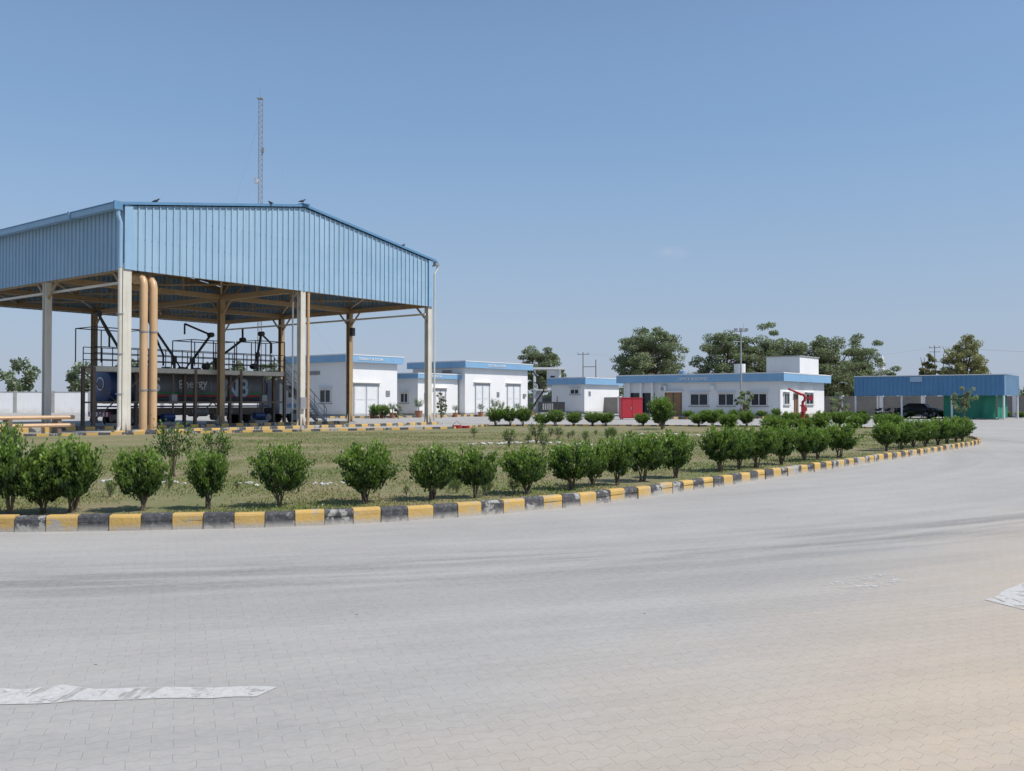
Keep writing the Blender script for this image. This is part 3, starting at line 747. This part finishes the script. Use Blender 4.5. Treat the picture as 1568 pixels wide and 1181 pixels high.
ST=empty('stair_tower',(3.0,126,0),0)
m=MB()
for x_ in (.15,3.6):
    for y_ in (0,3): m.box(x_-.15,x_+.15,y_-.15,y_+.15,0,6.1,'white_wall')
m.box(-.3,4.2,-.4,3.4,6.1,6.35,'white_wall'); m.box(-.1,3.9,-.2,3.2,3.15,3.35,'white_wall'); m.box(1.9,3.4,.3,2.7,3.35,6.1,'white_wall'); m.box(.2,1.2,1,2.8,0,3.15,'white_wall')
m.box(2.3,2.9,.27,.297,4.2,5.2,'glass')
m.obj('frame',ST)
m=MB()
for z in (3.8,4.3): m.tube([(-.1,-.2,z),(3.8,-.2,z)],.04,'black_steel',5)
m.beam((-.8,-.4,0),(1.4,-.4,3.2),.08,.2,'black_steel'); m.beam((1.4,-.5,3.2),(-.2,-.5,6.0),.08,.15,'black_steel')
for k in range(9): m.box(-.7+k*.25,-.4+k*.25,-.9,-.4,.3+k*.34,.34+k*.34,'black_steel')
m.beam((-.8,-.9,1),(1.4,-.9,4.2),.04,.04,'black_steel')
m.obj('steel_stairs',ST)
G=empty('diesel_generator',(5.0,116,0),.3); m=MB(); m.box(-1.6,1.6,-.6,.6,.3,1.6,'black_steel'); m.box(-1.7,1.7,-.7,.7,0,.3,'grey_steel'); m.tube([(.8,0,1.6),(.8,0,2.3)],.08,'rust_steel',8)
for k in range(5): m.box(-1.4+k*.3,-1.2+k*.3,-.64,-.603,.6,1.4,'grey_steel')
m.obj('housing',G)

FC=empty('fire_equipment_cabinet',(10.9,84,0),.15); m=MB(); m.box(-1.0,1.0,-.4,.4,.12,1.95,'red'); m.box(-1.06,1.06,-.46,.46,1.95,2.02,'red')
for x_ in (-.92,.04): m.box(x_,x_+.88,-.43,-.403,.22,1.85,'red')
m.box(-.12,-.06,-.47,-.433,.9,1.15,'galv')
for x_ in (-.9,.8): 
    for y_ in (-.35,.25): m.box(x_,x_+.1,y_,y_+.1,0,.12,'black_steel')
m.obj('cabinet',FC)
FB=empty('red_sand_bucket',(-3.0,52.2,0),.3); m=MB(); m.tube([(-.15,0,.0),(-.15,0,.3)],[.2,.28],'red',12); m.tube([(.4,.1,.1),(.4,.1,.26)],[.2,.24],'red',10); m.tube([(-.4,0,.3),(-.15,0,.55),(.1,0,.3)],.012,'black_steel',5); m.tube([(.4,.1,0),(.4,.1,.1)],.1,'red',8); m.obj('bucket',FB)

FH=empty('fire_hydrant_monitor',(14.5,45.6,.12),0)
m=MB()
m.tube([(0,0,0),(0,0,1.35)],.085,'red',12)
for z in (0,.35,.95,1.3): m.tube([(0,0,z),(0,0,z+.05)],.15,'red',12)
m.tube([(0,0,.6),(.22,0,.6),(.26,0,.52)],.055,'red',10); m.tube([(0,0,.6),(-.22,0,.6),(-.26,0,.52)],.055,'red',10)
m.tube([(0,0,1.35),(0,0,1.5),(.1,0,1.6),(.12,0,1.75),(.02,0,1.88),(-.12,0,1.9)],.07,'red',10)
m.tube([(-.1,0,1.9),(-.62,-.05,2.12)],[.07,.04],'red',10); m.tube([(-.62,-.05,2.12),(-.72,-.06,2.17)],.06,'red',10)
m.tube([(.12,0,1.7),(.4,0,1.7)],.02,'black_steel',6); m.tube([(.4,-.02,1.7),(.4,.02,1.7)],.13,'red',12)
m.tube([(0,0,1.15),(0,-.2,1.15)],.02,'black_steel',6); m.tube([(0,-.2,1.15),(0,-.23,1.15)],.15,'red',12)
m.obj('standpipe',FH,True)

PS=empty('parking_shed',(44.2,82,0),ANG)
s_,t_=7.7,13.2
m=MB()
corr(m,lambda a,o:(-o,a),t_,2.2,lambda a:4.1,'blue_roof'); corr(m,lambda a,o:(a,-o),s_,2.2,lambda a:4.1,'blue_sheet')  # side turned from the sun gets darker blue, shade put into the colour
m.face([(-.1,-.1,4.12),(s_+.1,-.1,4.3),(s_+.1,t_+.1,4.3),(-.1,t_+.1,4.12)],'blue_roof')
m.beam((-.06,-.1,4.1),(-.06,t_,4.1),.08,.08,'white_paint')
m.box(-.1,-.07,6.9,8.0,3.5,4.0,'blue_sheet')
m.obj('roof',PS)
m=MB()
for yy in (.1,4.4,8.8,13.1):
    for xx in (.1,s_-.1): m.tube([(xx,yy,0),(xx,yy,4.0)],.09,'white_paint',8)
    m.beam((.1,yy,3.2),(s_-.1,yy,3.2),.08,.15,'grey_steel')
m.obj('posts',PS)
def p2(x,y): return (44.2+U[0]*x+V[0]*y,82+U[1]*x+V[1]*y)
tx,ty=p2(1.4,.9)
TP=empty('green_tarpaulin_cover',(tx,ty,0),ANG); m=MB()
nn=26
def wave(a,z): return .12*math.sin(a*3.1)+.07*math.sin(a*7+z)
for i in range(nn):
    for j in range(5):
        a0=4.4*i/nn;a1=4.4*(i+1)/nn;z0=.1+j*.46;z1=z0+.46
        m.face([(-.3-wave(a0,z0)*(1-j*.15),a0,z0),(-.3-wave(a1,z0)*(1-j*.15),a1,z0),(-.3-wave(a1,z1)*(1-(j+1)*.15),a1,z1),(-.3-wave(a0,z1)*(1-(j+1)*.15),a0,z1)],'green_tarp')
        b0=5*i/nn;b1=5*(i+1)/nn
        m.face([(-.3+b0,-.1-wave(b0,z0)*.7,z0),(-.3+b1,-.1-wave(b1,z0)*.7,z0),(-.3+b1,-.1-wave(b1,z1)*.7,z1),(-.3+b0,-.1-wave(b0,z1)*.7,z1)],'green_tarp')
m.face([(-.35,-.1,2.4),(4.7,-.1,2.3),(4.7,4.4,2.3),(-.35,4.4,2.4)],'green_tarp')
m.obj('tarpaulin',TP,True)
def motorcycle(x,y,rz):
    e=empty('motorcycle',(x,y,0),rz); m=MB()
    for wx in (-.62,.62):
        pts=[(wx+.28*math.cos(k*.524),0,.31+.28*math.sin(k*.524)) for k in range(13)]
        m.tube(pts,.045,'rubber',6,False); m.tube([(wx,-.06,.31),(wx,.06,.31)],.05,'galv',6)
        for k in range(6): m.tube([(wx,0,.31),(wx+.27*math.cos(k*1.05),0,.31+.27*math.sin(k*1.05))],.008,'galv',3)
    m.tube([(.62,0,.31),(.42,0,.95)],.035,'black_steel',6); m.tube([(.42,-.33,1.02),(.44,0,.95),(.42,.33,1.02)],.02,'black_steel',6)
    m.tube([(.4,0,.85),(.2,0,.88),(-.05,0,.8)],[.08,.15,.09],'black_steel',8); m.tube([(0,0,.8),(-.4,0,.82),(-.75,0,.86)],[.1,.12,.06],'black_steel',8)
    m.tube([(.2,0,.45),(-.15,0,.42)],[.17,.15],'grey_steel',8); m.tube([(.1,.14,.3),(-.7,.16,.34)],.045,'galv',6); m.tube([(-.62,0,.31),(-.1,0,.5)],.03,'black_steel',5)
    m.tube([(.5,0,.95),(.58,0,.93)],.09,'galv',8)
    m.obj('body',e,True)
for k,(a,b) in enumerate(((2,9.0),(2.4,9.8),(2.1,10.6),(1.9,6.4),(2.3,7.2),(2.6,11.6))):
    q=p2(a,b); motorcycle(q[0],q[1],ANG+random.uniform(-.2,.2))
q=p2(4.6,8.4)
CV=empty('parked_car',(q[0],q[1],0),ANG+math.pi/2); m=MB()
prof=[(-2.0,.35),(-2.05,.8),(-1.7,.98),(-1.1,1.05),(-.7,1.45),(.7,1.48),(1.4,1.08),(2.0,.95),(2.1,.35)]
n=len(prof); m.v+=[(x,-.82+(.12 if z>1.2 else 0),z) for x,z in prof]+[(x,.82-(.12 if z>1.2 else 0),z) for x,z in prof]
for j in range(n): m.f.append((j,(j+1)%n,n+(j+1)%n,n+j)); m.m.append(m.mi('black_steel'))
m.f.append(tuple(reversed(range(n)))); m.m.append(0); m.f.append(tuple(range(n,2*n))); m.m.append(0)
for x_ in (-1.3,1.3):
    for y_ in (-.84,.64): m.tube([(x_,y_,.33),(x_,y_+.2,.33)],.33,'rubber',14); m.tube([(x_,y_-.005,.33),(x_,y_+.205,.33)],.18,'galv',10)
for sy in (-.8,.8): m.face([(-.95,sy,1.06),(1.15,sy,1.08),(.65,sy*.885,1.42),(-.65,sy*.885,1.4)],'glass')
m.obj('body',CV)

def bwall(name,p,q,h,mt,pil='white_wall',step=4.4):
    a=Vector((p[0],p[1],0)); b=Vector((q[0],q[1],0)); d=b-a; L_=d.length
    e=empty(name,a,math.atan2(d.y,d.x)); m=MB(); m.box(0,L_,-.11,.11,0,h,mt); m.box(0,L_,-.16,.16,h,h+.08,'concrete'); m.obj('panel',e)
    m=MB(); k=0
    while k*step<L_: m.box(k*step-.2,k*step+.2,-.2,.2,0,h+.2,pil); k+=1
    m.obj('pillars',e)
bwall('boundary_wall',(80,73.2),(25.4,114.5),2.15,'boundary_brick')
bwall('boundary_wall',(25,114.8),(-10,141),2.15,'boundary_brick')
bwall('perimeter_wall',(-130,118),(-30,142),3.0,'white_wall','concrete',5)

# ------------------------------------------------------------ poles
LM=empty('floodlight_mast',(21.6,86.2,0)); m=MB(); H_=8.6
m.tube([(0,0,0),(0,0,H_)],[.11,.06],'galv',8); m.box(-.25,.25,-.25,.25,0,.25,'concrete'); m.tube([(-.55,0,H_-.35),(.55,0,H_-.35)],.035,'galv',6); m.tube([(-.45,0,H_-1.3),(.3,0,H_-1.3)],.03,'galv',6)
for x_ in (-.5,0,.5): m.box(x_-.15,x_+.15,-.22,.02,H_-.3,H_-.05,'grey_steel')
m.tube([(.25,0,H_-.3),(.25,0,H_+.4)],.015,'galv',4); m.obj('pole',LM)
def upole(name,x,y,h,arms=1,double=0):
    e=empty(name,(x,y,0),random.uniform(-.2,.2)); m=MB(); m.tube([(0,0,0),(0,0,h)],[.14,.09],'concrete',8)
    for k in range(arms): m.beam((-1,0,h-.4-k*.8),(1,0,h-.4-k*.8),.1,.1,'grey_steel')
    for x_ in (-.9,0,.9): m.tube([(x_,0,h-.35),(x_,0,h-.1)],.05,'rust_steel',6)
    if double: m.tube([(double,0,0),(double,0,h*.87)],[.14,.09],'concrete',8); m.beam((0,0,h*.75),(double,0,h*.75),.12,.12,'grey_steel')
    m.obj('pole',e)
upole('utility_pole',12.3,158,10.2,1,2.2)
upole('utility_pole',80.5,174,12.3,2,1.6)
upole('utility_pole',-128,190,11)
upole('utility_pole',134,172,12)
m=MB()
def wire(a,b,sag):
    pts=[]
    for k in range(15):
        t=k/14; p=Vector(a).lerp(Vector(b),t); p.z-=sag*4*t*(1-t); pts.append(p)
    m.tube(pts,.014,'grey_steel',3,False)
for o in (-.9,.9): wire((81+o,174,12.2),(134+o,172,11.9),1.2)
wire((12.5,158,10),(81,174,12),2.2)
m.obj('overhead_wires')
MN=empty('mosque_minaret',(81,200,0)); m=MB(); m.tube([(0,0,0),(0,0,8.4),(0,0,8.5),(0,0,8.8),(0,0,8.81),(0,0,10),(0,0,10.3),(0,0,11.2),(0,0,12)],[.6,.5,.8,.8,.45,.4,.5,.3,.02],'white_wall',10); m.obj('shaft',MN)
DM=empty('mosque_dome',(76.8,200,0)); m=MB()
m.tube([(0,0,0),(0,0,7.5),(0,0,7.9),(0,0,8.6),(0,0,9.3),(0,0,9.7),(0,0,10.4)],[1.8,1.8,2.1,2.0,1.3,.4,.03],'dome_tan',16); m.obj('dome',DM,True)

# ------------------------------------------------------------ trees
make_tree('acacia_tree',(22.6,148,0),14.4,12.6,11,145,230,.30,trunkh=.25)
make_tree('acacia_tree',(35.0,150,0),14.2,10.5,12,105,220,.30,trunkh=.22)
make_tree('acacia_tree',(42.8,152,0),14.8,12.5,13,140,230,.30,trunkh=.2)
make_tree('acacia_tree',(50.6,150,0),13.4,12.4,14,140,230,.30,trunkh=.15)
make_tree('acacia_tree',(58.0,153,0),12.4,10.5,15,120,220,.30,trunkh=.12)
make_tree('acacia_tree',(29.3,160,0),8.5,6,16,30,200)
make_tree('acacia_tree',(46.5,160,0),11.0,16,26,110,220,trunkh=.12)
make_tree('acacia_tree',(5.2,178,0),12.8,10,17,95,220)
make_tree('acacia_tree',(79.2,160,0),13.2,8.8,18,90,200,.3,dry=1,trunkh=.25,flat=.7)
make_tree('acacia_tree',(74.4,163,0),11.0,4.6,19,34,170,.3,dry=1,trunkh=.25,flat=.7)
make_tree('acacia_tree',(108,170,0),11,9,20,60,200)
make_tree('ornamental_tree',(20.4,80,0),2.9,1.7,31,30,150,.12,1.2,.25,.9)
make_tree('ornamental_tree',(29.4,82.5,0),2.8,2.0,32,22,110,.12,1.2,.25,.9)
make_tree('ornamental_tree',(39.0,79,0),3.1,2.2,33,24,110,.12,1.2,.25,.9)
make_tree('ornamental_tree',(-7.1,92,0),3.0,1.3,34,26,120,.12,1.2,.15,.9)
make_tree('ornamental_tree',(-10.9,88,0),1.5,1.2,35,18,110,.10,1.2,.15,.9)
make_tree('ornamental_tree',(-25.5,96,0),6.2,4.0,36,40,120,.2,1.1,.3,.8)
def treeline():
    g=np.random.default_rng(5); C=[];CO=[];D=[]
    x=-330
    while x<330:
        y=215+g.uniform(-15,25)
        px=784+1400*x/y
        hh=g.uniform(6,12.5) if px<430 else (g.uniform(5,7.5) if px<1600 else g.uniform(7,11))
        w=g.uniform(3,5.5)
        for k in range(11):
            c0=np.array([x+g.normal()*w*.5,y+g.normal()*w*.5,hh*g.uniform(.15,.88)]); n=80
            p=g.normal(size=(n,3)); p/=np.linalg.norm(p,axis=1,keepdims=True); p*=g.uniform(.4,1,n)[:,None]
            C.append(c0+p*np.array([w*.42,w*.42,hh*.16])); D.append(g.normal(size=(n,3)))
            CO.append(np.array([.20,.235,.16])[None,:]*(g.uniform(.8,1.2)*g.uniform(.8,1.2,n))[:,None])
        x+=g.uniform(3,7.5)
    C=np.concatenate(C);D=np.concatenate(D);CO=np.concatenate(CO)
    l=g.uniform(.5,1.1,len(C)); v,cc=leaf_arrays(C,D,l,l*.7,CO); link('distant_tree_line',leafy('distant_tree_line',v,cc),(0,0,0))
treeline()

def pot(x,y,s=1):
    e=empty('potted_plant',(x,y,0)); m=MB(); m.tube([(0,0,0),(0,0,.4*s),(0,0,.45*s)],[.18*s,.27*s,.3*s],'terracotta',12); m.obj('pot',e)
    link('plant',SPARSE[0],(0,0,.38*s),random.uniform(0,6),.8*s,e)
for (x,y) in [(-12.8,90),(-11.9,91),(-13.6,89),(-9.6,94),(-6.0,97),(-3.4,99.5),(-1.2,102.5),(.6,104.5),(2.2,106.5),(-1.9,100.5)]: pot(x,y,random.uniform(1.0,1.6))
for (x,y) in [(-13.2,88.4),(-12.4,89.2)]: link('shrub',random.choice(SHR),(x,y,0),1,1.3)
for (a,b) in [((-17.5,88.0),(-9.5,92.5)),((-8.5,94.5),(3.5,108)),((14,84),(25.5,89))]: kerb('striped_kerb',[a,b],seg=.5,h=.22,w=.2)
x=14.5
while x<26:
    link('shrub',random.choice(SHR),(x,83.5+(x-14)*.42,.05),random.uniform(0,6),(1.1,1.1,random.uniform(.7,1.0))); x+=random.uniform(.9,1.8)
for k in range(14):
    q=(31+k*1.6,89+k*.1); link('shrub',random.choice(SHR),(q[0],q[1],0),random.uniform(0,6),(1.1,1.1,random.uniform(.5,.8)))

def bird(x,y,z,rz):
    e=empty('crow',(-19.6+U[0]*x+V[0]*y,46.2+U[1]*x+V[1]*y,z),rz); m=MB()
    m.tube([(-.26,0,.06),(-.16,0,.09),(-.05,0,.12),(.06,0,.15),(.11,0,.2),(.15,0,.235),(.185,0,.23),(.24,0,.22)],[.012,.035,.07,.065,.04,.038,.02,.003],'feather',8)
    for s in (-1,1): m.tube([(.0,s*.025,.0),(.0,s*.025,.09)],.006,'feather',4); m.tube([(.06,s*.05,.15),(-.08,s*.06,.12),(-.22,s*.02,.075)],[.02,.035,.008],'feather',6)
    m.obj('body',e,True)
bird(W/2-.2,-.3,zp+.23,.5); bird(8.8,-.3,roofz(8.8)+.13,2.5); bird(19.9,-.3,roofz(19.9)+.13,1.2); bird(1.5,-.3,roofz(1.5)+.12,0)

# ------------------------------------------------------------ light, sky, camera
el=math.radians(54); sx,sy=.93,-.37; n_=math.hypot(sx,sy); sx/=n_;sy/=n_
S=Vector((sx*math.cos(el),sy*math.cos(el),math.sin(el)))
sl=bpy.data.lights.new('sun','SUN'); sl.energy=4.1; sl.angle=math.radians(.5); sl.color=(1,.965,.915)
so=bpy.data.objects.new('sun',sl); so.rotation_euler=S.to_track_quat('Z','Y').to_euler(); so.location=(60,-30,80); COL.objects.link(so)
w=bpy.data.worlds.new('World'); scene.world=w; w.use_nodes=True; nt=w.node_tree
bg=nt.nodes['Background']; sky=nd(nt,'ShaderNodeTexSky',sky_type='NISHITA'); sky.sun_disc=False
sky.sun_elevation=el; sky.sun_rotation=math.atan2(sx,sy); sky.air_density=1.0; sky.dust_density=.4; sky.ozone_density=2.0; sky.altitude=0
tc=nd(nt,'ShaderNodeTexCoord').outputs['Generated']
# dry-season haze: thickest at the horizon, thinning with elevation
sz=nd(nt,'ShaderNodeSeparateXYZ'); nt.links.new(tc,sz.inputs[0])
hz=ramp_(nt,sz.outputs[2],.42,0.0)
hf=math_(nt,'MULTIPLY',math_(nt,'POWER',hz,.6),.93)
hcol=mix_(nt,ramp_(nt,sz.outputs[2],0.0,.30),(2.75,3.20,4.15),(1.45,2.55,4.15))
base=mix_(nt,hf,sky.outputs[0],hcol)
def dirv(x,y,z): v=Vector((x,y,z)).normalized(); return (v.x,v.y,v.z)
c0=dirv((1028-784)/1400,1,(615-388)/1400)
vm=nd(nt,'ShaderNodeVectorMath',operation='SUBTRACT'); nt.links.new(tc,vm.inputs[0]); vm.inputs[1].default_value=c0
mp=map_(nt,vm.outputs[0],(45,45,110),(0,math.radians(24),0))
ln=nd(nt,'ShaderNodeVectorMath',operation='LENGTH'); nt.links.new(mp,ln.inputs[0])
cl=math_(nt,'MULTIPLY',ramp_(nt,ln.outputs['Value'],1.0,.1),ramp_(nt,noise_(nt,tc,60,6,.6),.35,.75))
col=mix_(nt,math_(nt,'MULTIPLY',cl,.3),base,(4.5,4.7,5.2))
nt.links.new(col,bg.inputs['Color']); bg.inputs['Strength'].default_value=.142

cam=bpy.data.cameras.new('camera'); co=bpy.data.objects.new('camera',cam); COL.objects.link(co)
co.location=(0,0,1.65); co.rotation_euler=(math.radians(90)+math.atan(24.5/1400),0,0)
cam.sensor_width=36; cam.lens=36*1400/1568; cam.clip_end=5000
scene.camera=co
scene.view_settings.view_transform='Standard'; scene.view_settings.look='None'; scene.view_settings.exposure=0
